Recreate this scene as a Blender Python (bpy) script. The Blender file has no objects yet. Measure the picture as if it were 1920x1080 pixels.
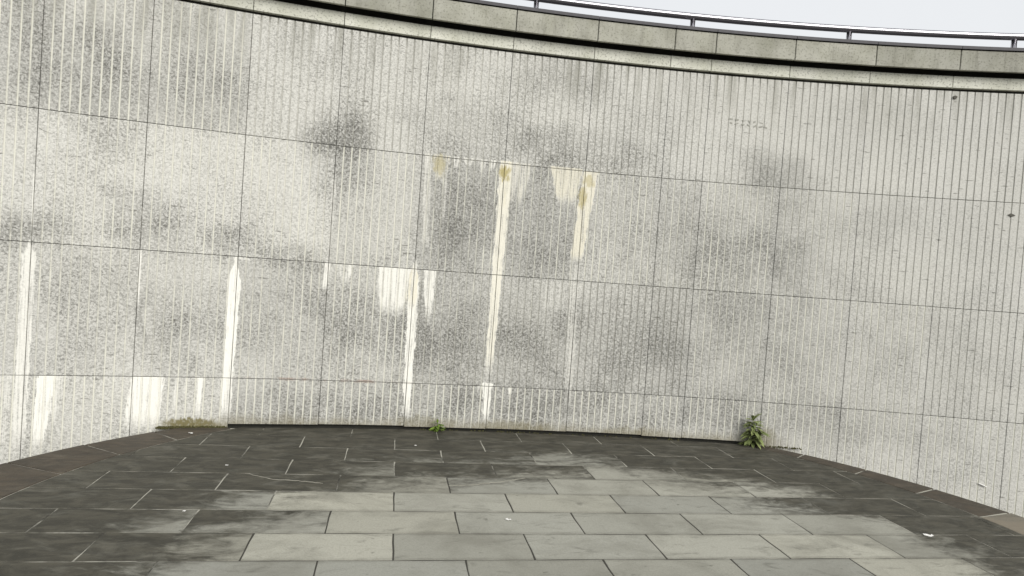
import bpy, math, random
from mathutils import Vector, Matrix, noise as mnoise

random.seed(7)
scene = bpy.context.scene
col = scene.collection

# ------------------------------------------------------------------ camera
EYE = 1.6
PITCH, ROLL = 0.02734, 0.07320
cam_data = bpy.data.cameras.new('camera')
cam_data.sensor_width = 36.0
cam_data.lens = 1234.4 / 1920.0 * 36.0
cam_data.clip_start = 0.05
cam_data.clip_end = 3000.0
cam = bpy.data.objects.new('camera', cam_data)
col.objects.link(cam)
fw = Vector((0, math.cos(PITCH), -math.sin(PITCH)))
up0 = Vector((0, math.sin(PITCH), math.cos(PITCH)))
rt0 = Vector((1, 0, 0))
rt = rt0 * math.cos(ROLL) + up0 * math.sin(ROLL)
up = -rt0 * math.sin(ROLL) + up0 * math.cos(ROLL)
cam.matrix_world = Matrix(((rt.x, up.x, -fw.x, 0), (rt.y, up.y, -fw.y, 0), (rt.z, up.z, -fw.z, EYE), (0, 0, 0, 1)))
scene.camera = cam

# ------------------------------------------------------------------ sky, sun, exposure
SUN = Vector((0.46, -0.74, 0.54)).normalized()
EL, AZ = math.asin(SUN.z), math.atan2(SUN.x, SUN.y)
world = bpy.data.worlds.new('World')
scene.world = world
world.use_nodes = True
wt = world.node_tree
wt.nodes.clear()
w_out = wt.nodes.new('ShaderNodeOutputWorld')
w_bg = wt.nodes.new('ShaderNodeBackground')
w_sky = wt.nodes.new('ShaderNodeTexSky')
w_sky.sky_type = 'NISHITA'
w_sky.sun_disc = False
w_sky.sun_elevation = EL
w_sky.sun_rotation = AZ
w_sky.dust_density = 4.0
w_hsv = wt.nodes.new('ShaderNodeHueSaturation')
w_hsv.inputs['Saturation'].default_value = 0.25
w_tc = wt.nodes.new('ShaderNodeTexCoord')
w_noise = wt.nodes.new('ShaderNodeTexNoise')
w_noise.inputs['Scale'].default_value = 2.2
w_noise.inputs['Detail'].default_value = 5.0
w_ramp = wt.nodes.new('ShaderNodeValToRGB')      # an even cloud layer
w_ramp.color_ramp.elements[0].position = 0.25
w_ramp.color_ramp.elements[0].color = (4.40, 4.53, 4.70, 1)
w_ramp.color_ramp.elements[1].position = 0.75
w_ramp.color_ramp.elements[1].color = (4.78, 4.88, 4.98, 1)
w_mix = wt.nodes.new('ShaderNodeMix')
w_mix.data_type = 'RGBA'
w_mix.inputs[0].default_value = 0.93
wt.links.new(w_tc.outputs['Generated'], w_noise.inputs['Vector'])
wt.links.new(w_noise.outputs['Fac'], w_ramp.inputs['Fac'])
wt.links.new(w_sky.outputs['Color'], w_hsv.inputs['Color'])
wt.links.new(w_hsv.outputs['Color'], w_mix.inputs[6])
wt.links.new(w_ramp.outputs['Color'], w_mix.inputs[7])
wt.links.new(w_mix.outputs[2], w_bg.inputs['Color'])
w_bg.inputs['Strength'].default_value = 0.096
wt.links.new(w_bg.outputs['Background'], w_out.inputs['Surface'])

sun_data = bpy.data.lights.new('sun', 'SUN')
sun_data.energy = 1.5
sun_data.angle = math.radians(38)
sun_data.color = (1.0, 0.975, 0.93)
sun = bpy.data.objects.new('sun', sun_data)
col.objects.link(sun)
sun.rotation_euler = SUN.to_track_quat('Z', 'Y').to_euler()
sun.location = (4, -5, 12)

scene.view_settings.view_transform = 'Standard'
scene.view_settings.look = 'None'
scene.view_settings.gamma = 1.0
scene.view_settings.use_curve_mapping = False
scene.view_settings.exposure = 0.96

# ------------------------------------------------------------------ measures of the place
CX, CY, R = 2.804, -11.577, 18.27           # the wall's circle in plan
JOINTS = [-13.32, -12.52, -11.72, -10.92, -10.12, -9.32, -8.52, -7.72, -6.925, -6.14, -5.355, -4.57, -3.775, -2.975, -2.165, -1.388, -0.972,
          -0.172, 0.631, 1.44, 2.24, 3.04, 3.84, 4.64, 5.44, 6.24, 7.04, 7.84, 8.64, 9.44]
ROWS = [(-0.65, 0.44), (0.44, 1.54), (1.54, 2.63), (2.63, 3.706)]
YAW = -0.1743                                 # paving direction
GROUND = -0.65
OUT_C, OUT_R = (0.381, 3.433), 3.97           # outer and inner edge of the platform's border
INN_C, INN_R = (0.403, 3.966), 3.385
COURSE, SLAB = 0.353, 0.783

def on_wall(u, z, inset=0.0):
    th = u / R
    return Vector((CX + (R - inset) * math.sin(th), CY + (R - inset) * math.cos(th), z))

# ------------------------------------------------------------------ helpers
def mesh_obj(name, verts, faces, mat, parent=None, loc=(0, 0, 0), rot=(0, 0, 0), smooth=False):
    me = bpy.data.meshes.new(name)
    me.from_pydata([tuple(v) for v in verts], [], faces)
    me.update()
    if smooth:
        for p in me.polygons:
            p.use_smooth = True
    return link_mesh(name, me, mat, parent, loc, rot)

def link_mesh(name, me, mat, parent=None, loc=(0, 0, 0), rot=(0, 0, 0)):
    o = bpy.data.objects.new(name, me)
    if mat and not me.materials:
        me.materials.append(mat)
    col.objects.link(o)
    place(o, parent, loc, rot)
    return o

def place(o, parent, loc, rot=(0, 0, 0)):
    if parent:
        o.parent = parent
        loc = Vector(loc) - parent_origin[parent.name]
    o.location = loc
    o.rotation_euler = rot

parent_origin = {}

def empty(name, loc):
    o = bpy.data.objects.new(name, None)
    o.empty_display_size = 0.2
    o.location = loc
    col.objects.link(o)
    parent_origin[o.name] = Vector(loc)
    return o

def tag(o, label, cat, group=None):
    o['label'] = label
    o['category'] = cat
    if group:
        o['group'] = group
    return o

def tube(path, rad, n=10, cap=True):
    verts, faces = [], []
    for i, p in enumerate(path):
        a = path[max(i - 1, 0)]; b = path[min(i + 1, len(path) - 1)]
        t = (Vector(b) - Vector(a)).normalized()
        ref = Vector((0, 0, 1)) if abs(t.z) < 0.9 else Vector((1, 0, 0))
        s = t.cross(ref).normalized(); q = s.cross(t)
        r = rad[i] if isinstance(rad, (list, tuple)) else rad
        for k in range(n):
            an = 2 * math.pi * k / n
            verts.append(Vector(p) + s * math.cos(an) * r + q * math.sin(an) * r)
    for i in range(len(path) - 1):
        for k in range(n):
            k2 = (k + 1) % n
            faces.append((i * n + k, i * n + k2, (i + 1) * n + k2, (i + 1) * n + k))
    if cap:
        faces.append(tuple(range(n - 1, -1, -1)))
        faces.append(tuple((len(path) - 1) * n + k for k in range(n)))
    return verts, faces

# ------------------------------------------------------------------ node helpers
class NT:
    def __init__(self, name):
        self.mat = bpy.data.materials.new(name)
        self.mat.use_nodes = True
        self.t = self.mat.node_tree
        self.t.nodes.clear()
        self.out = self.t.nodes.new('ShaderNodeOutputMaterial')
        self.bsdf = self.t.nodes.new('ShaderNodeBsdfPrincipled')
        self.t.links.new(self.bsdf.outputs[0], self.out.inputs['Surface'])
    def put(self, sock, v):
        if hasattr(v, 'is_output'):
            self.t.links.new(v, sock)
        elif isinstance(v, (tuple, list)) and len(v) == 3 and sock.type == 'RGBA':
            sock.default_value = (*v, 1)
        else:
            sock.default_value = v
    def m(self, op, a, b=None, c=None, clamp=False):
        n = self.t.nodes.new('ShaderNodeMath'); n.operation = op; n.use_clamp = clamp
        for i, v in enumerate((a, b, c)):
            if v is not None:
                self.put(n.inputs[i], v)
        return n.outputs[0]
    def vm(self, op, a, b=None, out=0):
        n = self.t.nodes.new('ShaderNodeVectorMath'); n.operation = op
        self.put(n.inputs[0], a)
        if b is not None:
            self.put(n.inputs[1], b)
        return n.outputs[out]
    def step(self, v, a, b, to0=0.0, to1=1.0):
        n = self.t.nodes.new('ShaderNodeMapRange'); n.interpolation_type = 'SMOOTHSTEP'
        for i, x in enumerate((v, a, b, to0, to1)):
            self.put(n.inputs[i], x)
        return n.outputs[0]
    def noise(self, vec, scale, detail=2.0, rough=0.5, dist=0.0, out='Fac'):
        n = self.t.nodes.new('ShaderNodeTexNoise')
        self.put(n.inputs['Vector'], vec)
        for k, v in (('Scale', scale), ('Detail', detail), ('Roughness', rough), ('Distortion', dist)):
            n.inputs[k].default_value = v
        return n.outputs[out]
    def mix(self, f, a, b, mode='MIX'):
        n = self.t.nodes.new('ShaderNodeMix'); n.data_type = 'RGBA'; n.blend_type = mode
        self.put(n.inputs[0], f); self.put(n.inputs[6], a); self.put(n.inputs[7], b)
        return n.outputs[2]
    def comb(self, x, y, z):
        n = self.t.nodes.new('ShaderNodeCombineXYZ')
        for i, v in enumerate((x, y, z)):
            self.put(n.inputs[i], v)
        return n.outputs[0]
    def sep(self, v):
        n = self.t.nodes.new('ShaderNodeSeparateXYZ'); self.put(n.inputs[0], v)
        return n.outputs
    def pos(self):
        return self.t.nodes.new('ShaderNodeNewGeometry').outputs['Position']
    def attr(self, name):
        n = self.t.nodes.new('ShaderNodeAttribute'); n.attribute_name = name
        return n.outputs['Fac']
    def objcol(self):
        n = self.t.nodes.new('ShaderNodeObjectInfo')
        s = self.t.nodes.new('ShaderNodeSeparateColor')
        self.t.links.new(n.outputs['Color'], s.inputs[0])
        return s.outputs
    def bump(self, h, strength, dist):
        n = self.t.nodes.new('ShaderNodeBump')
        n.inputs['Strength'].default_value = strength; n.inputs['Distance'].default_value = dist
        self.put(n.inputs['Height'], h)
        self.t.links.new(n.outputs[0], self.bsdf.inputs['Normal'])
    def done(self, color, rough=0.85, metal=0.0, spec=0.3):
        self.put(self.bsdf.inputs['Base Color'], color)
        self.put(self.bsdf.inputs['Roughness'], rough)
        self.bsdf.inputs['Metallic'].default_value = metal
        self.bsdf.inputs['Specular IOR Level'].default_value = spec
        return self.mat

# soiled clouds on the granite: (along the wall, height, radius along, radius up, strength)
BLOBS = [(-7.06, 3.01, 0.25, 0.51, 0.35), (-6.5, 2.98, 0.42, 0.48, 0.55), (-5.71, 3.06, 0.36, 0.44, 0.45), (-4.53, 2.77, 0.26, 0.21, 0.75), (-4.52, 2.5, 0.29, 0.29, 0.3), (-6.1, 1.8, 0.31, 0.24, 0.65), (-6.98, 1.65, 0.25, 0.17, 0.6), (-5.43, 1.66, 0.26, 0.15, 0.45), (-4.91, 1.59, 0.32, 0.16, 0.4), (-3.34, 2.91, 0.62, 0.28, 0.4), (-2.38, 2.8, 0.59, 0.21, 0.45), (-3.35, 2.22, 0.44, 0.46, 0.45), (-2.6, 2.18, 0.48, 0.57, 0.4), (-3.45, 1.82, 0.36, 0.31, 0.45), (-2.71, 1.77, 0.32, 0.21, 0.35), (-1.64, 2.26, 0.49, 0.48, 0.2), (-0.2, 2.77, 0.36, 0.21, 0.5), (-0.37, 2.25, 0.81, 0.48, 0.35), (-0.16, 1.61, 0.92, 0.49, 0.35), (-0.16, 0.96, 0.98, 0.43, 0.33), (1.11, 1.27, 0.31, 0.32, 0.25), (-2.44, 3.53, 0.48, 0.28, 0.3), (-1.69, 2.97, 0.38, 0.32, 0.25), (0.82, 3.32, 0.47, 0.32, 0.22), (0.85, 2.39, 0.42, 0.27, 0.2), (-4.52, 1.01, 1.24, 0.55, 0.33), (-2.83, 0.89, 1.37, 0.58, 0.36), (-4.75, 0.15, 0.94, 0.22, 0.4), (-3.04, 0.2, 1.31, 0.24, 0.42), (-1.26, 0.28, 1.2, 0.27, 0.4), (0.56, 0.24, 1.01, 0.27, 0.35), (1.83, 0.09, 0.6, 0.38, 0.22), (-6.56, 1.09, 0.77, 0.49, 0.22), (-5.82, 0.76, 0.17, 0.42, 0.3), (-6.59, 0.1, 0.5, 0.36, 0.2), (-6.03, 0.89, 0.04, 0.28, 0.5), (-6.99, 0.63, 0.22, 0.18, 0.2), (-1.48, 0.98, 0.66, 0.54, 0.3), (-1.2, 1.9, 1.1, 0.7, 0.22), (0.2, 0.6, 1.5, 0.5, 0.2), (-3.3, 0.9, 1.6, 0.6, 0.15), (1.7, 1.1, 0.6, 0.5, 0.15), (-8.6, 2.2, 0.6, 0.5, 0.5), (-9.3, 0.9, 0.7, 0.5, 0.4), (3.4, 2.6, 0.6, 0.5, 0.3), (4.3, 1.2, 0.7, 0.5, 0.35)]
# lime run-off: top (u, z), bottom (u, z), half width at top and bottom, strength, pointed top length, rust tint
STREAKS = [(-6.936, 1.556, -6.944, -0.253, 0.047, 0.047, 0.75, 0.14, 0), (-6.767, 0.432, -6.826, -0.266, 0.063, 0.044, 1, 0.0, 0), (-6.677, 0.433, -6.703, 0.009, 0.042, 0.015, 0.6, 0.0, 0), (-7.053, 0.429, -7.053, -0.257, 0.04, 0.025, 0.45, 0.0, 0), (-5.372, 1.545, -5.382, 0.013, 0.056, 0.042, 1, 0.26, 0), (-6.018, 0.432, -6.059, -0.065, 0.127, 0.135, 0.95, 0.0, 0), (-5.607, 0.44, -5.612, 0.047, 0.026, 0.017, 0.95, 0.0, 0), (-5.779, 0.437, -5.814, 0.047, 0.021, 0.013, 0.6, 0.0, 0), (-5.707, 0.438, -5.723, 0.261, 0.018, 0.009, 0.6, 0.0, 0), (-3.773, 1.64, -3.759, 0.028, 0.056, 0.031, 0.95, 0.26, 0), (-3.776, 1.604, -3.792, 1.101, 0.051, 0.051, 0.6, 0.15, 0.75), (-3.953, 1.54, -3.969, 1.039, 0.155, 0.1, 0.85, 0.0, 0), (-4.052, 1.528, -4.085, 1.135, 0.06, 0.025, 0.7, 0.0, 0), (-3.628, 1.538, -3.61, 0.982, 0.061, 0.015, 0.85, 0.0, 0), (-4.43, 1.531, -4.404, 1.342, 0.086, 0.019, 0.7, 0.0, 0), (-4.579, 1.52, -4.595, 1.245, 0.024, 0.019, 0.85, 0.0, 0), (-2.958, 2.635, -2.989, 0.464, 0.065, 0.036, 0.9, 0.0, 0.3), (-2.955, 2.635, -2.968, 2.05, 0.05, 0.02, 0.6, 0.0, 0.8), (-2.988, 0.453, -2.98, 0.04, 0.052, 0.021, 0.95, 0.0, 0), (-2.809, 2.631, -2.843, 2.155, 0.117, 0.027, 0.55, 0.0, 0.5), (-2.111, 2.63, -2.2, 1.678, 0.075, 0.058, 0.85, 0.0, 0.5), (-2.2, 1.678, -2.161, 0.181, 0.054, 0.032, 0.4, 0.0, 0.1), (-2.359, 2.631, -2.331, 2.251, 0.159, 0.079, 0.75, 0.0, 0.55), (-3.717, 2.631, -3.692, 1.723, 0.03, 0.035, 0.6, 0.0, 0.1), (-3.589, 2.631, -3.594, 2.371, 0.075, 0.045, 0.6, 0.0, 0.9), (-3.548, 2.631, -3.535, 1.89, 0.02, 0.01, 0.5, 0.0, 0.1), (-2.338, 1.498, -2.341, 1.189, 0.243, 0.135, 0.35, 0.0, 0), (-4.566, 2.299, -4.565, 1.754, 0.016, 0.009, 0.6, 0.0, 0), (-6.136, 1.522, -6.13, 0.932, 0.012, 0.008, 0.8, 0.0, 0), (-6.93, 2.08, -6.925, 1.557, 0.007, 0.007, 0.8, 0.0, 0), (-5.316, 1.529, -5.284, 1.512, 0.045, 0.045, 0.6, 0.0, 0), (-2.758, 0.432, -2.763, 0.357, 0.021, 0.011, 0.8, 0.0, 0), (-3.45, 2.631, -3.45, 2.52, 0.03, 0.01, 0.7, 0.0, 0), (-3.33, 2.631, -3.33, 2.56, 0.05, 0.02, 0.6, 0.0, 0), (-3.2, 2.631, -3.2, 2.5, 0.04, 0.015, 0.6, 0.0, 0), (-3.09, 2.631, -3.1, 2.54, 0.03, 0.01, 0.7, 0.0, 0), (-3.087, 0.433, -3.106, 0.327, 0.031, 0.013, 0.6, 0.0, 0)]
# algae and iron stains
OLIVE = [(-2.967, 2.535, 0.062, 0.072, 0.9), (-2.177, 2.36, 0.048, 0.095, 0.7), (-2.131, 2.533, 0.064, 0.063, 0.5), (-3.613, 2.558, 0.06, 0.091, 0.5), (-5.649, 0.013, 0.26, 0.062, 1.0), (-3.557, 0.065, 0.308, 0.062, 0.35), (-1.511, 0.023, 0.33, 0.076, 0.3), (-0.136, 0.081, 0.142, 0.12, 0.45), (-2.714, 0.05, 0.428, 0.053, 0.4)]

def wall_coords(n):
    x, y, z = n.sep(n.pos())[:3]
    u = n.m('MULTIPLY', n.m('ARCTAN2', n.m('SUBTRACT', x, CX), n.m('SUBTRACT', y, CY)), R)
    return u, z, n.comb(u, z, 0.0)

def granite_material(ua, ub, za, zb):
    """one granite with the stains that reach the stones between ua..ub, za..zb"""
    blobs = [b for b in BLOBS if b[0] + 1.6 * b[2] + 0.3 > ua and b[0] - 1.6 * b[2] - 0.3 < ub and b[1] + 1.6 * b[3] + 0.3 > za and b[1] - 1.6 * b[3] - 0.3 < zb]
    runs = [q for q in STREAKS if max(q[0], q[2]) + q[4] + 0.06 > ua and min(q[0], q[2]) - q[4] - 0.06 < ub and q[1] > za and q[3] < zb]
    spots = [b for b in OLIVE if b[0] + 1.3 * b[2] + 0.05 > ua and b[0] - 1.3 * b[2] - 0.05 < ub and b[1] + 1.3 * b[3] + 0.05 > za and b[1] - 1.3 * b[3] - 0.05 < zb]
    n = NT('grooved_granite')
    u, z, P = wall_coords(n)
    oc = n.objcol()
    groove = n.attr('groove')
    # soiling clouds
    warp = n.vm('SCALE', n.vm('SUBTRACT', n.noise(P, 1.7, 4.0, 0.6, out='Color'), (0.5, 0.5, 0.5)))
    warp.node.inputs['Scale'].default_value = 0.55
    Pw = n.vm('ADD', P, warp)
    B = 0.0
    for bu, bz, ru, rz, s in blobs:
        d = n.vm('MULTIPLY', n.vm('SUBTRACT', Pw, (bu, bz, 0)), (1 / ru, 1 / rz, 0))
        v = n.step(n.vm('LENGTH', d, out=1), 1.55, 0.25, 0.0, s)
        B = n.m('ADD', B, v)
    reg = n.m('MULTIPLY', n.step(u, -1.8, 0.6, 1.0, 0.72), n.step(n.m('MULTIPLY_ADD', u, 0.35, z), 2.0, 3.4, 1.0, 0.6))
    cloud = n.noise(P, 1.9, 6.0, 0.62)
    B = n.m('ADD', n.m('MULTIPLY', B, n.step(cloud, 0.3, 0.65, 0.70, 1.15)), n.m('MULTIPLY', reg, n.step(cloud, 0.38, 0.75, -0.02, 0.22)))
    B = n.m('MAXIMUM', B, 0.0)
    B = n.m('MINIMUM', B, 0.9)
    # granite flecks, two sizes, drawn out along the saw marks
    mp = n.t.nodes.new('ShaderNodeMapping')
    n.put(mp.inputs['Vector'], P)
    mp.inputs['Rotation'].default_value = (0, 0, math.radians(48))
    mp.inputs['Scale'].default_value = (1.0, 1.15, 1.0)
    f1 = n.noise(mp.outputs[0], 50.0, 1.0, 0.5, 0.8)
    f2 = n.noise(P, 75.0, 1.0, 0.5)
    fleck = n.m('MAXIMUM', n.m('MULTIPLY', n.step(f1, 0.56, 0.64), 1.0), n.m('MULTIPLY', n.step(f2, 0.58, 0.66), 0.8))
    pale = n.m('MULTIPLY', n.step(f1, 0.47, 0.40), reg)
    spk = n.m('MULTIPLY', n.m('MULTIPLY', fleck, reg), n.m('MULTIPLY', n.step(cloud, 0.30, 0.62, 0.55, 1.0), n.m('MINIMUM', n.m('MULTIPLY_ADD', B, 0.36, 0.38), 0.7)))
    # colour
    light = n.mix(n.noise(P, 0.9, 3.0), (0.530, 0.520, 0.468), (0.552, 0.545, 0.510))
    c = n.mix(B, light, (0.205, 0.202, 0.184))
    c = n.mix(n.m('MULTIPLY', pale, 0.42), c, (0.72, 0.71, 0.66))
    c = n.mix(spk, c, (0.080, 0.078, 0.068))
    # scratches and chips
    sc = n.t.nodes.new('ShaderNodeMapping')
    n.put(sc.inputs['Vector'], P)
    sc.inputs['Rotation'].default_value = (0, 0, math.radians(33))
    sc.inputs['Scale'].default_value = (1.0, 7.0, 1.0)
    scr = n.m('MULTIPLY', n.step(n.noise(sc.outputs[0], 7.0, 3.0, 0.5), 0.665, 0.70), 0.7)
    c = n.mix(scr, c, (0.12, 0.115, 0.10))
    # panel tone
    hs = n.t.nodes.new('ShaderNodeHueSaturation')
    n.put(hs.inputs['Color'], c); n.put(hs.inputs['Value'], oc[1])
    c = hs.outputs[0]
    # grooves: lime-washed (pale) on some stones, dirt-filled on others; faint shade painted into all
    tone = n.m('ADD', n.m('MULTIPLY_ADD', oc[0], 2.0, -1.0), n.m('MULTIPLY_ADD', n.noise(n.vm('MULTIPLY', P, (2.2, 0.8, 1)), 2.4, 4.0, 0.65), 2.0, -1.0))
    gp = n.m('MULTIPLY', groove, n.step(tone, 0.05, 0.9, 0.15, 0.80))
    gd = n.m('MULTIPLY', groove, n.step(tone, 0.25, -1.0, 0.10, 0.58))  # dirt, plus a minimum darkening that paints shade in for relief
    gd = n.m('MAXIMUM', gd, n.m('MULTIPLY', groove, n.step(z, 3.60, 3.70, 0.0, 0.85)))
    c = n.mix(gd, c, (0.16, 0.155, 0.135))
    c = n.mix(gp, c, (0.70, 0.69, 0.61))
    # runs of dirt below the top joint
    drip = n.m('MULTIPLY', n.step(z, 3.10, 3.70), n.step(n.noise(n.vm('MULTIPLY', P, (14, 1.0, 1)), 1.0, 3.0), 0.45, 0.75))
    c = n.mix(n.m('MULTIPLY', drip, 0.6), c, (0.24, 0.235, 0.195))
    # lime run-off
    edge = n.m('SUBTRACT', n.noise(n.vm('MULTIPLY', P, (55, 9, 1)), 1.0, 3.0, 0.65), 0.5)
    fine = n.noise(n.vm('MULTIPLY', P, (75, 1.6, 1)), 1.0, 3.0, 0.6)
    S = T = 0.0
    for u0, z0, u1, z1, h0, h1, s, tp, ti in runs:
        dz = z0 - z1
        k = n.m('DIVIDE', n.m('SUBTRACT', z0, z), dz)                    # 0 top .. 1 bottom
        cu = n.m('MULTIPLY_ADD', k, u1 - u0, u0)
        hw = n.m('MULTIPLY_ADD', k, h1 - h0, h0)
        if tp:
            hw = n.m('MULTIPLY', hw, n.step(z, z0, z0 - tp, 0.08, 1.0))
        d = n.m('SUBTRACT', hw, n.m('ABSOLUTE', n.m('SUBTRACT', u, cu)))
        d = n.m('MULTIPLY_ADD', edge, 0.075 if h0 > 0.03 else 0.02, d)
        soft = 0.004 + 0.22 * h0 * (1.0 - s)
        v = n.step(d, -soft, soft, 0.0, s)
        k2 = n.m('MULTIPLY_ADD', edge, 0.5 if dz < 0.8 else 0.12, k)
        v = n.m('MULTIPLY', v, n.step(k2, 1.0, 0.62 if dz < 0.8 else 0.85))
        v = n.m('MULTIPLY', v, n.m('LESS_THAN', n.m('MULTIPLY_ADD', edge, 0.03, z), z0 + (0.02 if tp == 0 else 0.0)))
        if s <= 0.7:
            v = n.m('MULTIPLY', v, n.step(fine, 0.38, 0.58, 0.1, 1.0))
        S = n.m('MAXIMUM', S, v)
        if ti:
            w = n.m('MULTIPLY', v, ti)
            T = n.m('MAXIMUM', T, w)
    if runs:
        S = n.m('MULTIPLY', S, n.step(fine, 0.34, 0.50, 0.30, 1.0))
        S = n.m('MULTIPLY', S, n.m('MULTIPLY_ADD', groove, -0.5, 1.0))
        S = n.m('MULTIPLY', S, n.step(n.noise(n.vm('MULTIPLY', P, (26, 7, 1)), 1.0, 4.0, 0.7), 0.28, 0.50, 0.5, 1.0))
        c = n.mix(S, c, n.mix(n.m('MULTIPLY', T, 0.9), (0.83, 0.815, 0.745), (0.62, 0.54, 0.31)))
    # algae
    O = 0.0
    Po = n.vm('ADD', P, n.vm('MULTIPLY', n.vm('SUBTRACT', n.noise(n.vm('MULTIPLY', P, (1.6, 0.7, 1)), 15.0, 4.0, 0.65, out='Color'), (0.5, 0.5, 0.5)), (0.13, 0.22, 0)))
    for bu, bz, ru, rz, s in spots:
        d = n.vm('MULTIPLY', n.vm('SUBTRACT', Po, (bu, bz, 0)), (1 / ru, 1 / rz, 0))
        v = n.step(n.vm('LENGTH', d, out=1), 1.25, 0.55, 0.0, s)
        O = n.m('MAXIMUM', O, v)
    if spots:
        O = n.m('MULTIPLY', O, n.step(n.noise(P, 38.0, 3.0, 0.6), 0.25, 0.5, 0.6, 1.0))
        c = n.mix(n.m('MULTIPLY', O, 0.92), c, (0.36, 0.30, 0.10) if za > 1 else (0.15, 0.128, 0.046))
    if za < 0.2:
        ft = n.m('MULTIPLY', n.step(n.m('MULTIPLY_ADD', n.noise(n.vm('MULTIPLY', P, (9, 3, 1)), 1.0, 4.0, 0.65), 0.22, n.m('MULTIPLY', z, 1.0)), 0.25, 0.09), n.m('MULTIPLY', n.step(u, -5.7, -5.3), n.step(u, 0.3, -0.3)))
        c = n.mix(n.m('MULTIPLY', ft, 0.7), c, (0.20, 0.175, 0.11))
    # rusty line under the lowest joint
    rl = n.m('MULTIPLY', n.step(n.m('ABSOLUTE', n.m('SUBTRACT', z, 0.445)), 0.022, 0.004),
             n.m('MULTIPLY', n.step(u, -5.4, -5.0), n.step(u, -3.6, -4.2)))
    c = n.mix(n.m('MULTIPLY', n.m('MULTIPLY', rl, 0.5), n.step(n.noise(P, 6.0, 3.0, 0.6), 0.42, 0.6)), c, (0.25, 0.14, 0.095))
    n.bump(n.m('ADD', f1, n.m('MULTIPLY', f2, 0.6)), 0.35, 0.004)
    return n.done(c, 0.88, spec=0.2)

def plain_granite(name, base, dark, algae, streaks=0.3):
    n = NT(name)
    u, z, P = wall_coords(n)
    oc = n.objcol()
    cl = n.noise(P, 3.0, 5.0, 0.6)
    f2 = n.noise(P, 50.0, 2.0, 0.6)
    c = n.mix(n.step(cl, 0.35, 0.7), base, dark)
    c = n.mix(n.m('MULTIPLY', n.step(f2, 0.54, 0.64), 0.5), c, (0.14, 0.135, 0.115))
    g = n.m('MULTIPLY', n.step(n.noise(n.vm('MULTIPLY', P, (5, 1.5, 1)), 1.0, 3.0), 0.35, 0.7), algae)
    c = n.mix(g, c, (0.24, 0.25, 0.13))
    dr = n.step(n.noise(n.vm('MULTIPLY', P, (16, 1.2, 1)), 1.0, 4.0, 0.7), 0.52, 0.74, 0.0, streaks)
    c = n.mix(dr, c, (0.13, 0.125, 0.10))
    hs = n.t.nodes.new('ShaderNodeHueSaturation')
    n.put(hs.inputs['Color'], c); n.put(hs.inputs['Value'], oc[1])
    n.bump(f2, 0.3, 0.004)
    return n.done(hs.outputs[0], 0.88, spec=0.2)

def floor_st(n):
    mp = n.t.nodes.new('ShaderNodeMapping')
    n.put(mp.inputs['Vector'], n.pos())
    mp.inputs['Rotation'].default_value = (0, 0, YAW)
    return mp.outputs[0]

def grime_mask(n, P, bias=None):
    """0 on the worn clean middle of the paving, 1 on the blackened outer part"""
    warp = n.vm('SUBTRACT', n.noise(n.vm('MULTIPLY', P, (0.9, 1.6, 1)), 1.6, 4.0, 0.6, 0.6, out='Color'), (0.5, 0.5, 0.5))
    warp = n.vm('MULTIPLY', warp, (1.1, 0.7, 0))
    q = n.vm('ADD', P, warp)
    q = n.vm('MULTIPLY', n.vm('SUBTRACT', q, (1.25, 3.0, 0)), (1 / 2.55, 1 / 2.35, 0))
    d = n.vm('LENGTH', q, out=1)
    if bias is not None:
        d = n.m('ADD', d, n.m('MULTIPLY_ADD', bias, 0.24, -0.12))
    wisp = n.noise(n.vm('MULTIPLY', P, (1.5, 3.0, 1)), 2.0, 6.0, 0.66, 1.6)
    d = n.m('ADD', d, n.m('MULTIPLY_ADD', wisp, 0.40, -0.20))
    rag = n.noise(n.vm('MULTIPLY', P, (1.0, 1.7, 1)), 8.0, 5.0, 0.7, 0.8)
    d = n.m('ADD', d, n.m('MULTIPLY_ADD', rag, 0.26, -0.13))
    return n.step(d, 0.84, 1.06), wisp

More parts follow.
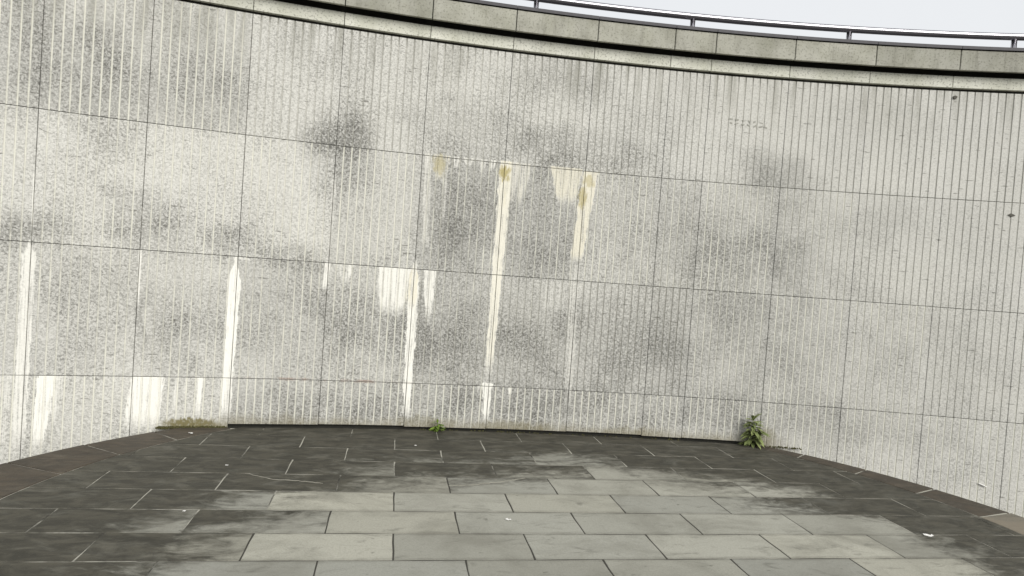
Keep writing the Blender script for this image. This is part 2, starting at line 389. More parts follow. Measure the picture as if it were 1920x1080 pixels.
def slab_material(name, light_a, light_b, light_c, dark_a, dark_b, ring=False):
    n = NT(name)
    P = floor_st(n)
    oc = n.objcol()
    D, wisp = grime_mask(n, P, oc[0])
    if ring:
        D = n.m('MULTIPLY', n.m('MAXIMUM', D, 0.75), n.step(oc[2], 0.984, 0.994, 1.0, 0.25))
    tone = n.mix(oc[1], light_a, light_b)
    tone = n.mix(n.m('MULTIPLY', oc[2], 0.65), tone, light_c)
    fine = n.noise(P, 70.0, 3.0, 0.6)
    mid = n.noise(n.vm('MULTIPLY', P, (1, 2.2, 1)), 5.0, 5.0, 0.65, 0.8)
    big = n.noise(P, 1.5, 5.0, 0.65, 0.5)
    tone = n.mix(n.step(big, 0.42, 0.70, 0.0, 0.62), tone, (0.17, 0.165, 0.135))
    tone = n.mix(n.step(mid, 0.54, 0.76, 0.0, 0.6), tone, (0.10, 0.098, 0.08))
    spot = n.noise(n.vm('MULTIPLY', P, (1, 1.6, 1)), 13.0, 2.0, 0.5)
    tone = n.mix(n.step(spot, 0.70, 0.78, 0.0, 0.6), tone, (0.075, 0.072, 0.058))
    tone = n.mix(n.step(fine, 0.35, 0.7, 0.0, 0.22), tone, (0.16, 0.155, 0.13))
    sx, sy, sz = n.sep(P)[:3]
    jd = n.m('PINGPONG', n.m('SUBTRACT', sy, 3.531), COURSE / 2)
    jm = n.m('MULTIPLY', n.step(n.m('MULTIPLY_ADD', mid, 0.09, jd), 0.085, 0.03), 0.55)
    tone = n.mix(jm, tone, (0.105, 0.10, 0.08))
    grit = n.noise(P, 160.0, 2.0, 0.6)
    tone = n.mix(n.step(grit, 0.55, 0.7, 0.0, 0.3), tone, (0.09, 0.086, 0.07))
    dark = n.mix(n.step(mid, 0.35, 0.68), dark_a, dark_b)
    dark = n.mix(n.step(fine, 0.60, 0.75, 0.0, 0.35), dark, (0.12, 0.115, 0.095))
    D = n.m('MULTIPLY', D, n.step(n.noise(n.vm('MULTIPLY', P, (1, 1.8, 1)), 3.4, 6.0, 0.7, 1.0), 0.48, 0.72, 1.0, 0.80))
    c = n.mix(D, tone, dark)
    n.bump(n.m('ADD', mid, n.m('MULTIPLY', fine, 0.3)), 0.5, 0.008)
    return n.done(c, n.step(D, 0.0, 1.0, 0.75, 0.62), spec=0.25)

def joint_material():
    n = NT('joint_mortar')
    P = floor_st(n)
    D, wisp = grime_mask(n, P)
    k = n.noise(P, 2.4, 5.0, 0.72)
    c = n.mix(n.m('MULTIPLY', D, n.step(k, 0.36, 0.58)), (0.05, 0.048, 0.04), (0.36, 0.35, 0.30))
    return n.done(c, 0.9, spec=0.2)

def simple(name, c, rough=0.8, metal=0.0, var=0.35, scale=20.0):
    n = NT(name)
    v = n.noise(n.pos(), scale, 3.0, 0.6)
    return n.done(n.mix(v, tuple(x * (1 - var) for x in c), tuple(min(1, x * (1 + var)) for x in c)), rough, metal)

def leaf_material(name, a, b):
    n = NT(name)
    oc = n.objcol()
    v = n.noise(n.pos(), 30.0, 2.0)
    c = n.mix(n.m('MULTIPLY_ADD', v, 0.5, n.m('MULTIPLY', oc[0], 0.5)), a, b)
    n.bsdf.inputs['Subsurface Weight'].default_value = 0.0
    return n.done(c, 0.55)

def pointing_material():
    n = NT('joint_pointing')
    u, z, P = wall_coords(n)
    k = n.noise(n.vm('MULTIPLY', P, (1.0, 1.0, 1)), 2.6, 4.0, 0.7)
    return n.done(n.mix(n.step(k, 0.46, 0.68), (0.05, 0.048, 0.04), (0.42, 0.41, 0.36)), 0.92, spec=0.2)
M_POINT = pointing_material()
M_BAND = plain_granite('frieze_granite', (0.66, 0.655, 0.575), (0.54, 0.54, 0.46), 0.16, 0.22)
M_COPING = plain_granite('coping_granite', (0.385, 0.378, 0.325), (0.27, 0.265, 0.22), 0.10, 0.45)
M_CORE = simple('dark_joint_and_shade_fill', (0.035, 0.034, 0.028), 0.95)  # dark joints; also blackens the hollow under the coping as painted shade
M_SLAB = slab_material('sandstone_slab', (0.255, 0.248, 0.205), (0.425, 0.413, 0.345), (0.275, 0.278, 0.250), (0.036, 0.034, 0.026), (0.072, 0.067, 0.051))
M_RING = slab_material('border_stone', (0.24, 0.22, 0.17), (0.30, 0.27, 0.21), (0.25, 0.21, 0.16), (0.045, 0.038, 0.029), (0.072, 0.058, 0.042), ring=True)
M_JOINT = joint_material()
M_STEEL = simple('dull_steel', (0.36, 0.35, 0.37), 0.22, 1.0, 0.1)
M_FLASH = simple('grey_metal_edging', (0.055, 0.053, 0.056), 0.5, 0.3, 0.25)
M_GROUND = simple('asphalt', (0.06, 0.058, 0.052), 0.9, 0.0, 0.3, 6.0)
M_TERR = simple('terrace_paving', (0.22, 0.215, 0.19), 0.9, 0.0, 0.2, 3.0)
M_LEAF = leaf_material('weed_leaf', (0.075, 0.10, 0.032), (0.29, 0.33, 0.13))
M_LEAF2 = leaf_material('small_weed_leaf', (0.05, 0.09, 0.012), (0.20, 0.29, 0.045))
M_STEM = simple('weed_stem', (0.10, 0.11, 0.05), 0.7)
M_MOSS = simple('moss', (0.060, 0.056, 0.020), 0.95, 0.0, 0.6, 60.0)
M_PAPER = simple('white_paper', (0.68, 0.67, 0.64), 0.8, 0.0, 0.05)
M_MARK = simple('dark_scuff', (0.10, 0.095, 0.08), 0.9)
M_LIME = simple('lime_crust', (0.27, 0.26, 0.215), 0.9, 0.0, 0.5)

# ------------------------------------------------------------------ large structure
def structure(o):
    o['kind'] = 'structure'
    return o

structure(mesh_obj('ground', [(-900, -900, GROUND), (900, -900, GROUND), (900, 900, GROUND), (-900, 900, GROUND)], [(0, 1, 2, 3)], M_GROUND))

def arc_solid(r0, r1, z0, z1, u0, u1, seg, C=(CX, CY)):
    """ring sector as a closed solid, angles measured as wall lengths"""
    v, f = [], []
    for i in range(seg + 1):
        th = (u0 + (u1 - u0) * i / seg) / R
        s, c = math.sin(th), math.cos(th)
        for r, z in ((r0, z0), (r1, z0), (r1, z1), (r0, z1)):
            v.append((C[0] + r * s, C[1] + r * c, z))
    for i in range(seg):
        a, b = i * 4, i * 4 + 4
        for k in range(4):
            k2 = (k + 1) % 4
            f.append((a + k, a + k2, b + k2, b + k))
    f.append((0, 3, 2, 1)); f.append(tuple(seg * 4 + k for k in (0, 1, 2, 3)))
    return v, f

U0, U1 = JOINTS[0], JOINTS[-1]
v, f = arc_solid(R + 0.60, R + 40, GROUND - 0.2, 3.98, U0, U1, 40)
structure(mesh_obj('upper_terrace', v, f, M_TERR))

# ---- convex clipping for the paving
def clip(poly, inside_pts):
    """Sutherland-Hodgman against a convex counter-clockwise polygon"""
    n = len(inside_pts)
    for i in range(n):
        a, b = inside_pts[i], inside_pts[(i + 1) % n]
        ex, ey = b[0] - a[0], b[1] - a[1]
        def side(p):
            return ex * (p[1] - a[1]) - ey * (p[0] - a[0])
        out = []
        for j in range(len(poly)):
            p, q = poly[j], poly[(j + 1) % len(poly)]
            sp, sq = side(p), side(q)
            if sp >= 0:
                out.append(p)
            if (sp >= 0) != (sq >= 0):
                t = sp / (sp - sq)
                out.append((p[0] + (q[0] - p[0]) * t, p[1] + (q[1] - p[1]) * t))
        poly = out
        if len(poly) < 3:
            return []
    res = []
    for p in poly:
        if not res or (abs(p[0] - res[-1][0]) + abs(p[1] - res[-1][1])) > 1e-4:
            res.append(p)
    return res if len(res) > 2 else []

def area(p):
    return 0.5 * sum(p[i][0] * p[(i + 1) % len(p)][1] - p[(i + 1) % len(p)][0] * p[i][1] for i in range(len(p)))

def circle(c, r, n):
    return [(c[0] + r * math.cos(2 * math.pi * k / n), c[1] + r * math.sin(2 * math.pi * k / n)) for k in range(n)]

WALL_IN = 0.03
def wall_region(inset):
    arc = []
    for i in range(41):
        p = on_wall(7.0 - 17.0 * i / 40, 0, inset)
        arc.append((p.x, p.y))
    return arc + [(-12, -8), (12, -8)]

WALL_POLY = wall_region(WALL_IN)
if area(WALL_POLY) < 0:
    WALL_POLY.reverse()
OUT_POLY = clip(circle(OUT_C, OUT_R, 96), WALL_POLY)
INN_POLY = clip(circle(INN_C, INN_R, 96), WALL_POLY)

def prism(poly, z0, z1, ch=0.002):
    """flat stone with a small arris along its upper edge"""
    n = len(poly)
    cx = sum(p[0] for p in poly) / n; cy = sum(p[1] for p in poly) / n
    def shrink(p, d):
        dx, dy = p[0] - cx, p[1] - cy
        l = math.hypot(dx, dy) or 1
        return (p[0] - dx / l * d, p[1] - dy / l * d)
    v = [(p[0], p[1], z0) for p in poly] + [(p[0], p[1], z1 - ch) for p in poly]
    v += [(*shrink(p, ch * 1.3), z1) for p in poly]
    f = [tuple(range(n - 1, -1, -1)), tuple(range(2 * n, 3 * n))]
    for k in range(n):
        k2 = (k + 1) % n
        f.append((k, k2, n + k2, n + k)); f.append((n + k, n + k2, 2 * n + k2, 2 * n + k))
    return v, f

platform = structure(empty('platform', (OUT_C[0], OUT_C[1], GROUND)))
v, f = prism(OUT_POLY, GROUND + 0.002, -0.0022, 0.001)
# the bed stands 30 mm in from the border stones
cxm, cym = OUT_C
v = [(cxm + (x - cxm) * 0.992, cym + (y - cym) * 0.992, z) for x, y, z in v]
mesh_obj('bed', [(x - cxm, y - cym, z) for x, y, z in v], f, M_JOINT, platform, (cxm, cym, 0))

EX, EY = (math.cos(YAW), -math.sin(YAW)), (math.sin(YAW), math.cos(YAW))     # along / across the courses
def st_xy(s, t):
    return (s * EX[0] + t * EY[0], s * EX[1] + t * EY[1])
GAP = 0.0036
full = None
rng = random.Random(3)
TONES = {}
for j in range(-12, 14):
    t0 = 3.531 + COURSE * j
    off = 0.083 + (SLAB / 2 if j % 2 else 0.0)
    for i in range(-8, 9):
        s0 = off + SLAB * i
        js = rng.uniform(-0.012, 0.012)
        quad = [(s0 + GAP, t0 + GAP), (s0 + SLAB - GAP, t0 + GAP), (s0 + SLAB - GAP, t0 + COURSE - GAP), (s0 + GAP, t0 + COURSE - GAP)]
        poly = [st_xy(*q) for q in quad]
        rc = (rng.random(), rng.random(), rng.random(), 1)
        dz, tx, ty = rng.uniform(-0.0007, 0.0007), rng.uniform(-0.001, 0.001), rng.uniform(-0.001, 0.001)
        # inset the border's inner edge by the joint width
        inn = [(INN_C[0] + (p[0] - INN_C[0]) * 0.9985, INN_C[1] + (p[1] - INN_C[1]) * 0.9985) for p in INN_POLY]
        cl = clip(poly, inn)
        if not cl or abs(area(cl)) < 0.004:
            continue
        cs = st_xy(s0 + SLAB / 2, t0 + COURSE / 2)
        if abs(abs(area(cl)) - abs(area(poly))) < 1e-6:
            if full is None:
                a, b = SLAB / 2 - GAP, COURSE / 2 - GAP
                # slightly uneven arrises: points along each side
                pts = []
                def run(p, q, k):
                    for m_ in range(k):
                        t = m_ / k
                        pts.append((p[0] + (q[0] - p[0]) * t, p[1] + (q[1] - p[1]) * t))
                run((-a, -b), (a, -b), 6); run((a, -b), (a, b), 3); run((a, b), (-a, b), 6); run((-a, b), (-a, -b), 3)
                rj = random.Random(5)
                pts = [(x + rj.uniform(-0.0032, 0.0032), y + rj.uniform(-0.0030, 0.0030)) for x, y in pts]
                vv, ff = prism(pts, -0.045, 0.0)
                full = bpy.data.meshes.new('paving_slab')
                full.from_pydata(vv, [], ff); full.update()
            o = link_mesh('paving_slab', full, M_SLAB, platform, (cs[0], cs[1], dz), (tx, ty, -YAW + (math.pi if rng.random() < 0.5 else 0)))
        else:
            vv, ff = prism([(p[0] - cs[0], p[1] - cs[1]) for p in cl], -0.045, 0.0)
            o = mesh_obj('paving_slab', vv, ff, M_SLAB, platform, (cs[0], cs[1], dz), (tx * 0.5, ty * 0.5, 0))
        TONES[(j, i)] = o
        o.color = rc
# single slabs that stand out: one blackened, some clean
for key, val in (((4, 0), 0.98), ((4, 1), 0.95), ((4, -1), 0.35), ((3, -1), 0.75), ((3, 3), 0.05), ((5, 1), 0.1), ((2, 2), 0.15), ((1, 1), 0.3), ((2, -1), 0.1), ((1, -2), 0.8)):
    if key in TONES:
        c = TONES[key].color
        TONES[key].color = (val, c[1], c[2], 1)

NB = 44
for k in range(NB):
    a0, a1 = 2 * math.pi * k / NB + 0.0016, 2 * math.pi * (k + 1) / NB - 0.0016
    oc_, ic_ = [], []
    for m_ in range(4):
        a = a0 + (a1 - a0) * m_ / 3
        dx, dy = math.cos(a), math.sin(a)
        oc_.append((OUT_C[0] + OUT_R * dx, OUT_C[1] + OUT_R * dy))
        # ray from the outer centre to the inner circle
        ox, oy = OUT_C[0] - INN_C[0], OUT_C[1] - INN_C[1]
        b = ox * dx + oy * dy; c_ = ox * ox + oy * oy - INN_R * INN_R
        rr = -b + math.sqrt(b * b - c_)
        rr = min(rr + 0.002, OUT_R - 0.05)
        ic_.append((OUT_C[0] + rr * dx, OUT_C[1] + rr * dy))
    poly = oc_ + ic_[::-1]
    if area(poly) < 0:
        poly.reverse()
    cl = clip(poly, WALL_POLY)
    if not cl or abs(area(cl)) < 0.002:
        continue
    mx = sum(p[0] for p in cl) / len(cl); my = sum(p[1] for p in cl) / len(cl)
    vv, ff = prism([(p[0] - mx, p[1] - my) for p in cl], -0.07, 0.0, 0.004)
    o = mesh_obj('edge_stone', vv, ff, M_RING, platform, (mx, my, rng.uniform(-0.001, 0.004)))
    o.color = (rng.random(), rng.random(), 1.0 if abs(mx - 3.93) + abs(my - 4.80) < 0.33 else rng.random() * 0.97, 1)
# lime-filled cracks across two slabs
def ribbon(name, pts, w, mat, parent, z):
    pts = [Vector((p[0], p[1], 0)) for p in pts]
    fine = []
    for a, b in zip(pts[:-1], pts[1:]):
        for k in range(7):
            q = a.lerp(b, k / 7)
            fine.append(q + Vector((rng.uniform(-0.006, 0.006), rng.uniform(-0.006, 0.006), 0)))
    fine.append(pts[-1])
    o0 = fine[0]
    v, f = [], []
    for i, p in enumerate(fine):
        d = (fine[min(i + 1, len(fine) - 1)] - fine[max(i - 1, 0)]).normalized()
        s = Vector((-d.y, d.x, 0)) * w * rng.uniform(0.35, 1.0) * min(1, (i + 1) / 3, (len(fine) - i) / 3)
        q = p - o0
        v += [q + s, q - s, q + s * 0.6 + Vector((0, 0, 0.0025)), q - s * 0.6 + Vector((0, 0, 0.0025))]
    for i in range(len(fine) - 1):
        a, b = i * 4, i * 4 + 4
        f += [(a + 2, a + 3, b + 3, b + 2), (a, a + 2, b + 2, b), (a + 3, a + 1, b + 1, b + 3), (a, b, b + 1, a + 1)]
    f += [(0, 1, 3, 2), (len(v) - 4, len(v) - 2, len(v) - 1, len(v) - 3)]
    return mesh_obj(name, v, f, mat, parent, (o0.x, o0.y, z))
ribbon('lime_filled_crack', [(-1.815, 4.692), (-1.592, 4.61), (-1.406, 4.617), (-1.23, 4.599)], 0.0042, M_LIME, platform, 0.0015)
ribbon('lime_filled_crack', [(-0.359, 4.747), (-0.207, 4.793), (-0.013, 4.898), (0.211, 5.051)], 0.0045, M_LIME, platform, 0.0015)

# ------------------------------------------------------------------ the curved wall
wall = tag(empty('curved_wall', tuple(on_wall(-2.4, GROUND))), 'tall curved granite wall of grooved panels streaked with white lime', 'wall')
v, f = arc_solid(R + 0.05, R + 0.598, GROUND - 0.15, 3.97, U0, U1, 60)
mesh_obj('core', v, f, M_CORE, wall, (0, 0, 0))
v, f = arc_solid(R + 0.0095, R + 0.044, 0.035, 3.69, U0, U1, 120)
mesh_obj('pointing', v, f, M_POINT, wall, (0, 0, 0))

def panel_mesh(width, z0, z1, grooves=True, jw=0.0024, jt=0.0026, r_in=R, depth=0.045):
    """one stone: front face at radius r_in with vertical grooves; local origin at its foot"""
    n = max(2, round(width / 0.0722)) if grooves else 6
    prof = []                                     # (distance along, set-back, groove face follows)
    half = width / 2 - jw
    if grooves:
        p = width / n
        prof.append((-half, 0.003, 0)); prof.append((-half + 0.003, 0.0, 0))
        for k in range(1, n):
            x = -width / 2 + p * k
            prof += [(x - 0.0070, 0.0, 1), (x - 0.0042, 0.0062, 1), (x + 0.0042, 0.0062, 1), (x + 0.0070, 0.0, 0)]
        prof.append((half - 0.003, 0.0, 0)); prof.append((half, 0.003, 0))
    else:
        prof = [(-half, 0.004, 0), (-half + 0.004, 0, 0)] + [(-half + 2 * half * k / n, 0, 0) for k in range(1, n)] + [(half - 0.004, 0, 0), (half, 0.004, 0)]
    h = z1 - z0
    lev = [(jt, 0.002), (jt + 0.002, 0.0), (h - jt - 0.002, 0.0), (h - jt, 0.002)]
    m_ = len(prof)
    verts, faces, gr = [], [], []
    for z, sb in lev:
        for x, d, g in prof:
            a = x / R; r = r_in + max(d, sb)
            verts.append((r * math.sin(a), r * math.cos(a) - R, z))
    for L in range(3):
        for k in range(m_ - 1):
            faces.append((L * m_ + k, L * m_ + k + 1, (L + 1) * m_ + k + 1, (L + 1) * m_ + k)); gr.append(prof[k][2])
    b0 = len(verts)
    for z in (lev[0][0], lev[3][0]):
        for x in (-half, half):
            a = x / R; r = r_in + depth
            verts.append((r * math.sin(a), r * math.cos(a) - R, z))
    top = 3 * m_
    # sides, top, bottom, back
    faces += [(b0, 0, m_, 2 * m_, top, b0 + 2), (b0 + 1, b0 + 3, top + m_ - 1, 3 * m_ - 1, 2 * m_ - 1, m_ - 1)]
    faces += [tuple([b0 + 2] + [top + k for k in range(m_)] + [b0 + 3]), tuple([b0 + 1] + [k for k in range(m_ - 1, -1, -1)] + [b0])]
    faces += [(b0, b0 + 2, b0 + 3, b0 + 1)]
    gr += [0] * 5
    me = bpy.data.meshes.new('panel')
    me.from_pydata(verts, [], faces)
    at = me.attributes.new('groove', 'FLOAT', 'FACE')
    at.data.foreach_set('value', [float(g) for g in gr])
    me.update()
    return me

# pale (+) or dirty (-) grooves, one value per stone, upward by rows; columns follow JOINTS
TONE = {0: [.8] * 20,
        1: [.5, .5, .5, .5, .5, .5, .5, .6, .25, -.1, -.45, -.7, .5, .8, .6, .1, 0.1, 0, 0, 0],
        2: [.6, .6, .6, .6, .5, .5, .5, .7, .4, .45, .6, .4, .6, .4, -.1, -.3, -.3, -.1, 0, 0],
        3: [.8, .8, .8, .8, .85, .75, -.15, -.35, 0.05, -.25, -.4, -.3, -.1, -.45, -.65, -.65, -.65, -.6, -.5, -.5]}
# stones of a darker or paler batch
SHADE = {(3, 2): .9, (3, 3): .88, (3, 4): .88, (3, 5): .90, (3, 6): 1.03, (3, 7): 1.03, (2, 3): 1.03, (2, 4): 1.03, (2, 5): 1.03, (2, 8): .86, (2, 9): .86,
         (2, 7): .95, (2, 10): .92, (2, 11): .93, (2, 12): .95, (2, 13): .96, (1, 6): .94, (1, 7): .94, (1, 8): .92, (1, 9): .92, (1, 10): .93, (1, 11): .93, (1, 12): .94, (1, 13): .94,
         (0, 6): .90, (0, 7): .90, (0, 8): .90, (0, 9): .90, (0, 10): .91, (0, 11): .92, (0, 12): .92, (0, 13): .93, (0, 14): .95}
rp = random.Random(11)
cache = {}
zone_mats = {}
def wall_stone(name, u0, u1, z0, z1, mat, key, **kw):
    w = round(u1 - u0, 3)
    k = (name, w, key)
    if k not in cache:
        cache[k] = panel_mesh(w, z0, z1, **kw)
        if mat is None:
            cache[k].materials.append(M_POINT)
    um = (u0 + u1) / 2
    return link_mesh(name, cache[k], mat, wall, on_wall(um, z0), (0, 0, -um / R))
for r, (z0, z1) in enumerate(ROWS):
    hk = round(z1 - z0, 3)
    for c_ in range(len(JOINTS) - 1):
        zone = c_ // 2
        if (r, zone) not in zone_mats:
            zone_mats[(r, zone)] = granite_material(JOINTS[zone * 2], JOINTS[min(zone * 2 + 2, len(JOINTS) - 1)], z0, z1)
        zf = z0
        if r == 0 and 10 <= c_ <= 16:
            zf = (0.016, 0.020, 0.024)[c_ % 3]
        o = wall_stone('granite_panel', JOINTS[c_], JOINTS[c_ + 1], zf, z1, None, round(z1 - zf, 3))
        o.material_slots[0].link = 'OBJECT'
        o.material_slots[0].material = zone_mats[(r, zone)]
        o.color = (0.5 + 0.5 * TONE[r][min(max(c_ - 4, 0), 19)], SHADE.get((r, c_ - 4), 1.0) + rp.uniform(-0.035, 0.035), rp.random(), 1)
for c_ in range(len(JOINTS) - 1):
    o = wall_stone('frieze_stone', JOINTS[c_], JOINTS[c_ + 1], 3.737, 3.852, M_BAND, 'band', grooves=False, jt=0.0)
    o.color = (0.5, 1.0 + rp.uniform(-0.06, 0.06), rp.random(), 1)
    o = wall_stone('coping_stone', JOINTS[c_], JOINTS[c_ + 1], 3.882, 4.076, M_COPING, 'cope', grooves=False, jt=0.0, jw=0.004, r_in=R - 0.10, depth=0.032)
    o.color = (0.5, 1.0 + rp.uniform(-0.10, 0.10), rp.random(), 1)
    v, f = arc_solid(R - 0.112, R + 0.52, 4.086, 4.116, JOINTS[c_] + 0.002, JOINTS[c_ + 1] - 0.002, 4)
    um = on_wall((JOINTS[c_] + JOINTS[c_ + 1]) / 2, 4.086)
    mesh_obj('edge_flashing', [Vector(p) - um for p in v], f, M_FLASH, wall, um)
v, f = arc_solid(R - 0.066, R + 0.50, 3.972, 4.0855, U0, U1, 60)
mesh_obj('soffit_shade_fill', v, f, M_CORE, wall, (0, 0, 0))  # near-black fill added behind the coping to deepen the shade under its edge

# small fixings and marks on the stone
def wall_bit(name, u, z, pts, mat, h=0.003):
    """thin raised piece outlined by (along, up) points"""
    v, f = [], []
    n = len(pts)
    for d in (0.0005, -h):
        for a, b in pts:
            p = on_wall(u + a, z + b) + Vector((-math.sin(u / R), -math.cos(u / R), 0)) * (-d)
            v.append(p - on_wall(u, z))
    f = [tuple(range(n)), tuple(range(2 * n - 1, n - 1, -1))] + [(k, n + k, n + (k + 1) % n, (k + 1) % n) for k in range(n)]
    return mesh_obj(name, v, f, mat, wall, on_wall(u, z))
wall_bit('rusted_fixing', 1.468, 3.64, [(0.020 * math.cos(a) * (1 + 0.2 * math.sin(3 * a)), 0.017 * math.sin(a)) for a in [k * math.pi / 5 for k in range(10)]], M_MARK, 0.012)
wall_bit('rusted_fixing', 2.098, 2.503, [(-0.035, 0.004), (0.0, -0.012), (0.035, 0.0), (0.012, 0.012), (-0.01, 0.018)], M_MARK, 0.01)
wall_bit('chipped_mark', -6.87, 2.458, [(-0.05, 0.022), (-0.02, 0.004), (0.05, -0.02), (0.0, -0.004), (-0.03, 0.006)], M_MARK, 0.003)
rk = random.Random(21)
mv, mf = [], []
u, z = -0.54, 3.245
for row, cnt in ((0, 6), (1, 7)):
    for k in range(cnt):
        a = -0.185 + k * 0.06 + rk.uniform(-0.008, 0.008); b = 0.022 - row * 0.04 - a * 0.05
        w, hh, sl = rk.uniform(0.012, 0.022), rk.uniform(0.004, 0.009), rk.uniform(-0.01, 0.01)
        i0 = len(mv)
        for d in (-0.0005, 0.002):
            for x, y in ((-w, -hh - sl), (w, -hh + sl), (w, hh + sl), (-w, hh - sl)):
                mv.append(on_wall(u + a + x, z + b + y, d) - on_wall(u, z))
        mf += [(i0, i0 + 1, i0 + 2, i0 + 3), (i0 + 7, i0 + 6, i0 + 5, i0 + 4)] + [(i0 + q, i0 + 4 + q, i0 + 4 + (q + 1) % 4, i0 + (q + 1) % 4) for q in range(4)]
M_GHOST = simple('faded_grey_marking', (0.30, 0.295, 0.26), 0.9)
mesh_obj('faded_marking', mv, mf, M_GHOST, wall, on_wall(u, z))

# ------------------------------------------------------------------ railing on top
RS = -0.15                                         # stands behind the wall face
rail = tag(empty('railing', tuple(on_wall(-2.4, 4.117, RS))), 'low tubular steel railing along the top of the curved wall', 'railing')
path = [on_wall(U0 + 0.1 + (U1 - U0 - 0.2) * i / 140, 4.318, RS) for i in range(141)]
vv, ff = tube(path, 0.035, 14)
o0 = on_wall(-2.4, 4.318, RS)
mesh_obj('handrail', [p - o0 for p in vv], ff, M_STEEL, rail, o0, smooth=True)
vv, ff = tube([(0, 0, -0.0), (0, 0, 0.006), (0, 0, 0.172)], [0.028, 0.026, 0.026], 12)
post_me = None
flv, flf = tube([(0, 0, 0), (0, 0, 0.008)], [0.05, 0.05], 14)
fl_me = bpy.data.meshes.new('base_plate'); fl_me.from_pydata(flv, [], flf); fl_me.update()
for k in range(-9, 7):
    u = 0.455 + 1.606 * k
    if u < U0 + 0.2 or u > U1 - 0.2:
        continue
    if post_me is None:
        o = mesh_obj('post', vv, ff, M_STEEL, rail, on_wall(u, 4.117, RS), smooth=True)
        post_me = o.data
    else:
        o = link_mesh('post', post_me, M_STEEL, rail, on_wall(u, 4.117, RS))
    link_mesh('base_plate', fl_me, M_STEEL, rail, on_wall(u, 4.117, RS))

# ------------------------------------------------------------------ weeds
def leaf_mesh(name, length, width, fold=0.25, droop=0.3, teeth=True):
    v, f = [], []
    n = 7
    for i in range(n + 1):
        t = i / n
        w = width * math.sin(math.pi * min(1, t * 0.92 + 0.06)) ** 0.8 * (1 - 0.35 * t)
        if teeth and 0 < i < n:
            w *= 1.18 if i % 2 else 0.82
        if i == n:
            w = 0.0004
        y = length * t; z = -droop * length * t * t
        v += [(-w, y, z + fold * w), (0, y, z), (w, y, z + fold * w)]
    for i in range(n):
        a, b = i * 3, i * 3 + 3
        f += [(a, a + 1, b + 1, b), (a + 1, a + 2, b + 2, b + 1)]
    me = bpy.data.meshes.new(name); me.from_pydata(v, [], f); me.update()
    return me

def weed(name, base, height, lean, nleaf, llen, lwid, mat, seed, label, spread=1.0, top_bias=1.0, wide=0.5):
    r = random.Random(seed)
    root = tag(empty(name, tuple(base)), label, 'weed')
    pts = []
    for i in range(8):
        t = i / 7
        pts.append(Vector((lean * t * t + 0.006 * math.sin(4 * t), -0.02 * t, height * t)))
    vv, ff = tube(pts, [0.0055 * (1 - 0.75 * i / 7) + 0.0008 for i in range(8)], 6)
    mesh_obj('stem', vv, ff, M_STEM, root, base)
    me_a = leaf_mesh('leaf', llen, lwid); me_b = leaf_mesh('leaf', llen * 0.72, lwid * 0.85, 0.35, 0.5)
    for k in range(nleaf):
        t = 0.06 + 0.94 * ((k + r.random() * 0.6) / nleaf) ** top_bias
        p = pts[min(7, int(t * 7))].lerp(pts[min(7, int(t * 7) + 1)], t * 7 - int(t * 7)) if t < 1 else pts[7]
        # leaves reach sideways along the wall and towards the open side
        an = k * 2.4 + r.uniform(-0.4, 0.4)
        dx, dy = math.cos(an), -abs(math.sin(an)) * 0.8 + 0.06
        yaw = math.atan2(-dx, dy)
        pitch = r.uniform(-0.25, 0.55) + (0.9 if t > 0.93 else 0)
        o = link_mesh('leaf', me_a if r.random() < 0.6 else me_b, mat, root, Vector(base) + p, (pitch, r.uniform(-0.3, 0.3), yaw))
        s = (0.62 + 0.55 * math.sin(math.pi * min(1, 0.15 + 0.8 * t))) * r.uniform(0.8, 1.15)
        o.scale = (s, s, s)
        o.color = (r.random(), 0, 0, 1)
    return root
weed('tall_weed', on_wall(-0.262, -0.004, 0.045), 0.275, -0.01, 64, 0.135, 0.025, M_LEAF, 4, 'tall leafy green weed growing from the gap at the foot of the wall')
weed('small_weed', on_wall(-3.457, -0.004, 0.045), 0.085, 0.01, 24, 0.080, 0.019, M_LEAF2, 9, 'small bright green weed tuft at the foot of the wall')

# moss in the gap between paving and wall
def moss_patch(name, u0, u1, n, seed, size):
    r = random.Random(seed)
    v, f = [], []
    um = (u0 + u1) / 2
    o0 = on_wall(um, 0.0, 0.02)
    for k in range(n):
        u = r.uniform(u0, u1)
        c = on_wall(u, r.uniform(-0.004, 0.004), r.uniform(0.004, 0.05)) - o0
        rr = size * r.uniform(0.4, 1.0)
        i0 = len(v)
        for a in range(6):
            an = a * math.pi / 3 + r.random()
            v.append(c + Vector((math.cos(an) * rr, math.sin(an) * rr, -0.006)))
        for a in range(6):
            an = a * math.pi / 3 + r.random() * 0.6
            v.append(c + Vector((math.cos(an) * rr * 0.62, math.sin(an) * rr * 0.62, rr * r.uniform(0.4, 0.75))))
        v.append(c + Vector((0, 0, rr * r.uniform(0.7, 1.1))))
        for a in range(6):
            b = (a + 1) % 6
            f += [(i0 + a, i0 + b, i0 + 6 + b, i0 + 6 + a), (i0 + 6 + a, i0 + 6 + b, i0 + 12)]
        f.append(tuple(i0 + a for a in range(5, -1, -1)))
    o = mesh_obj(name, v, f, M_MOSS, None, o0)
    o['kind'] = 'stuff'
    return o
o = moss_patch('moss', -5.93, -5.36, 260, 2, 0.011)
tag(o, 'strip of olive moss at the wall foot beside white lime runs', 'moss')
o = moss_patch('moss', -3.62, -1.0, 110, 5, 0.009)
tag(o, 'thin scatter of moss along the wall foot between the two weeds', 'moss')
o = moss_patch('moss', -0.16, 0.25, 60, 6, 0.009)
tag(o, 'sparse moss at the wall foot on the far side of the tall weed', 'moss')

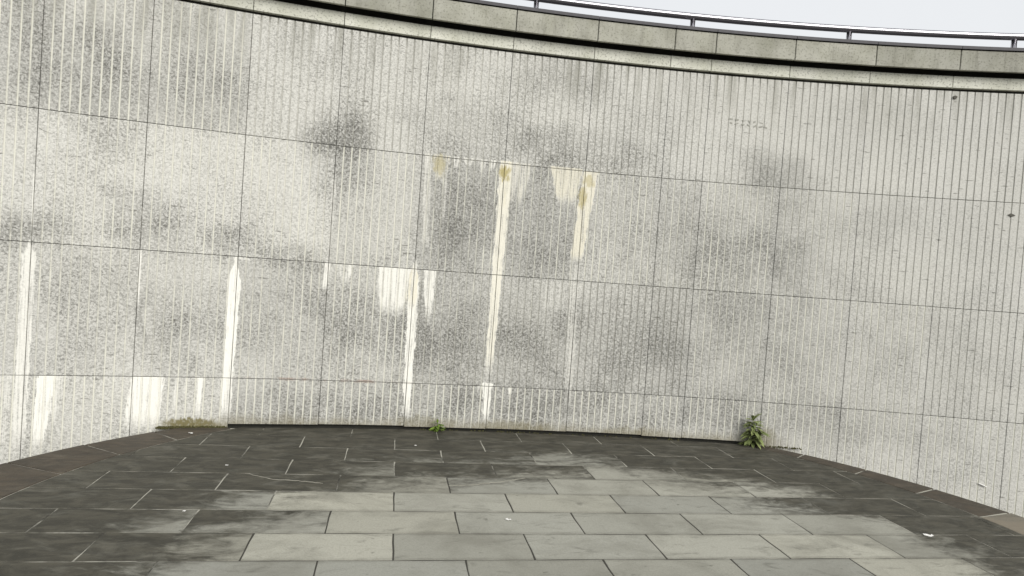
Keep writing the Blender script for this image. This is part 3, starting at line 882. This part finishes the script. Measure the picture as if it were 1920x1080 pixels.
# ------------------------------------------------------------------ litter
def scrap(name, loc, size, label, seed, group=None, flat=0.35, rz=0.0):
    """crumpled scrap of paper: a folded uneven sheet with thickness"""
    r = random.Random(seed)
    n = 4
    v, f = [], []
    for i in range(n + 1):
        for j in range(3):
            x = (i / n - 0.5) * size + r.uniform(-0.1, 0.1) * size
            y = (j / 2 - 0.5) * size * flat + r.uniform(-0.08, 0.08) * size
            z = 0.002 + r.uniform(0.0, 0.16) * size
            v.append((x, y, z))
    m_ = len(v)
    v += [(x, y, max(0.0008, z - 0.0015)) for x, y, z in v]
    for i in range(n):
        for j in range(2):
            a = i * 3 + j
            f += [(a, a + 3, a + 4, a + 1), (m_ + a + 1, m_ + a + 4, m_ + a + 3, m_ + a)]
    rim = [0, 1, 2, 5, 8, 11, 14, 13, 12, 9, 6, 3]
    for k in range(len(rim)):
        a, b = rim[k], rim[(k + 1) % len(rim)]
        f.append((a, b, m_ + b, m_ + a))
    o = mesh_obj(name, v, f, M_PAPER, None, loc, (0, 0, rz))
    return tag(o, label, 'litter', group)
scrap('paper_scrap', (0.085, 4.179, 0.002), 0.034, 'small crumpled white scrap lying on a clean pale slab', 1, None, 0.6)
scrap('paper_scrap', (2.95, 4.444, 0.002), 0.055, 'long white scrap of paper on the edge of the blackened paving', 2, None, 0.4, -0.25)
G = 'white crumbs on the black slabs'
for k, (x, y) in enumerate([(-2.012, 4.837), (-0.743, 5.732)]):
    scrap('white_crumb', (x, y, 0.002), 0.019, ('tiny white crumb on a black slab behind the lime-filled crack', 'tiny white crumb on a black slab beside the small bright weed')[k], 5 + k, G, 0.8)
scrap('white_crumb', (-1.878, 3.936, 0.002), 0.016, 'tiny white speck beside a joint on half cleaned paving', 9, None, 0.8)
scrap('pale_pebble', (-2.654, 5.60, 0.003), 0.034, 'pale flake lying by the moss at the wall foot', 10, None, 0.5)
# a white stick leaning in a groove low on the wall
p0, p1 = on_wall(2.02, -0.195, 0.012), on_wall(2.10, -0.225, 0.012)
vv, ff = tube([p0, p0.lerp(p1, 0.5) + Vector((0, 0, 0.002)), p1], [0.006, 0.007, 0.005], 7)
o = mesh_obj('white_stick', [q - p0 for q in vv], ff, M_PAPER, None, p0)
tag(o, 'short white stick caught in the grooves low on the wall', 'stick')
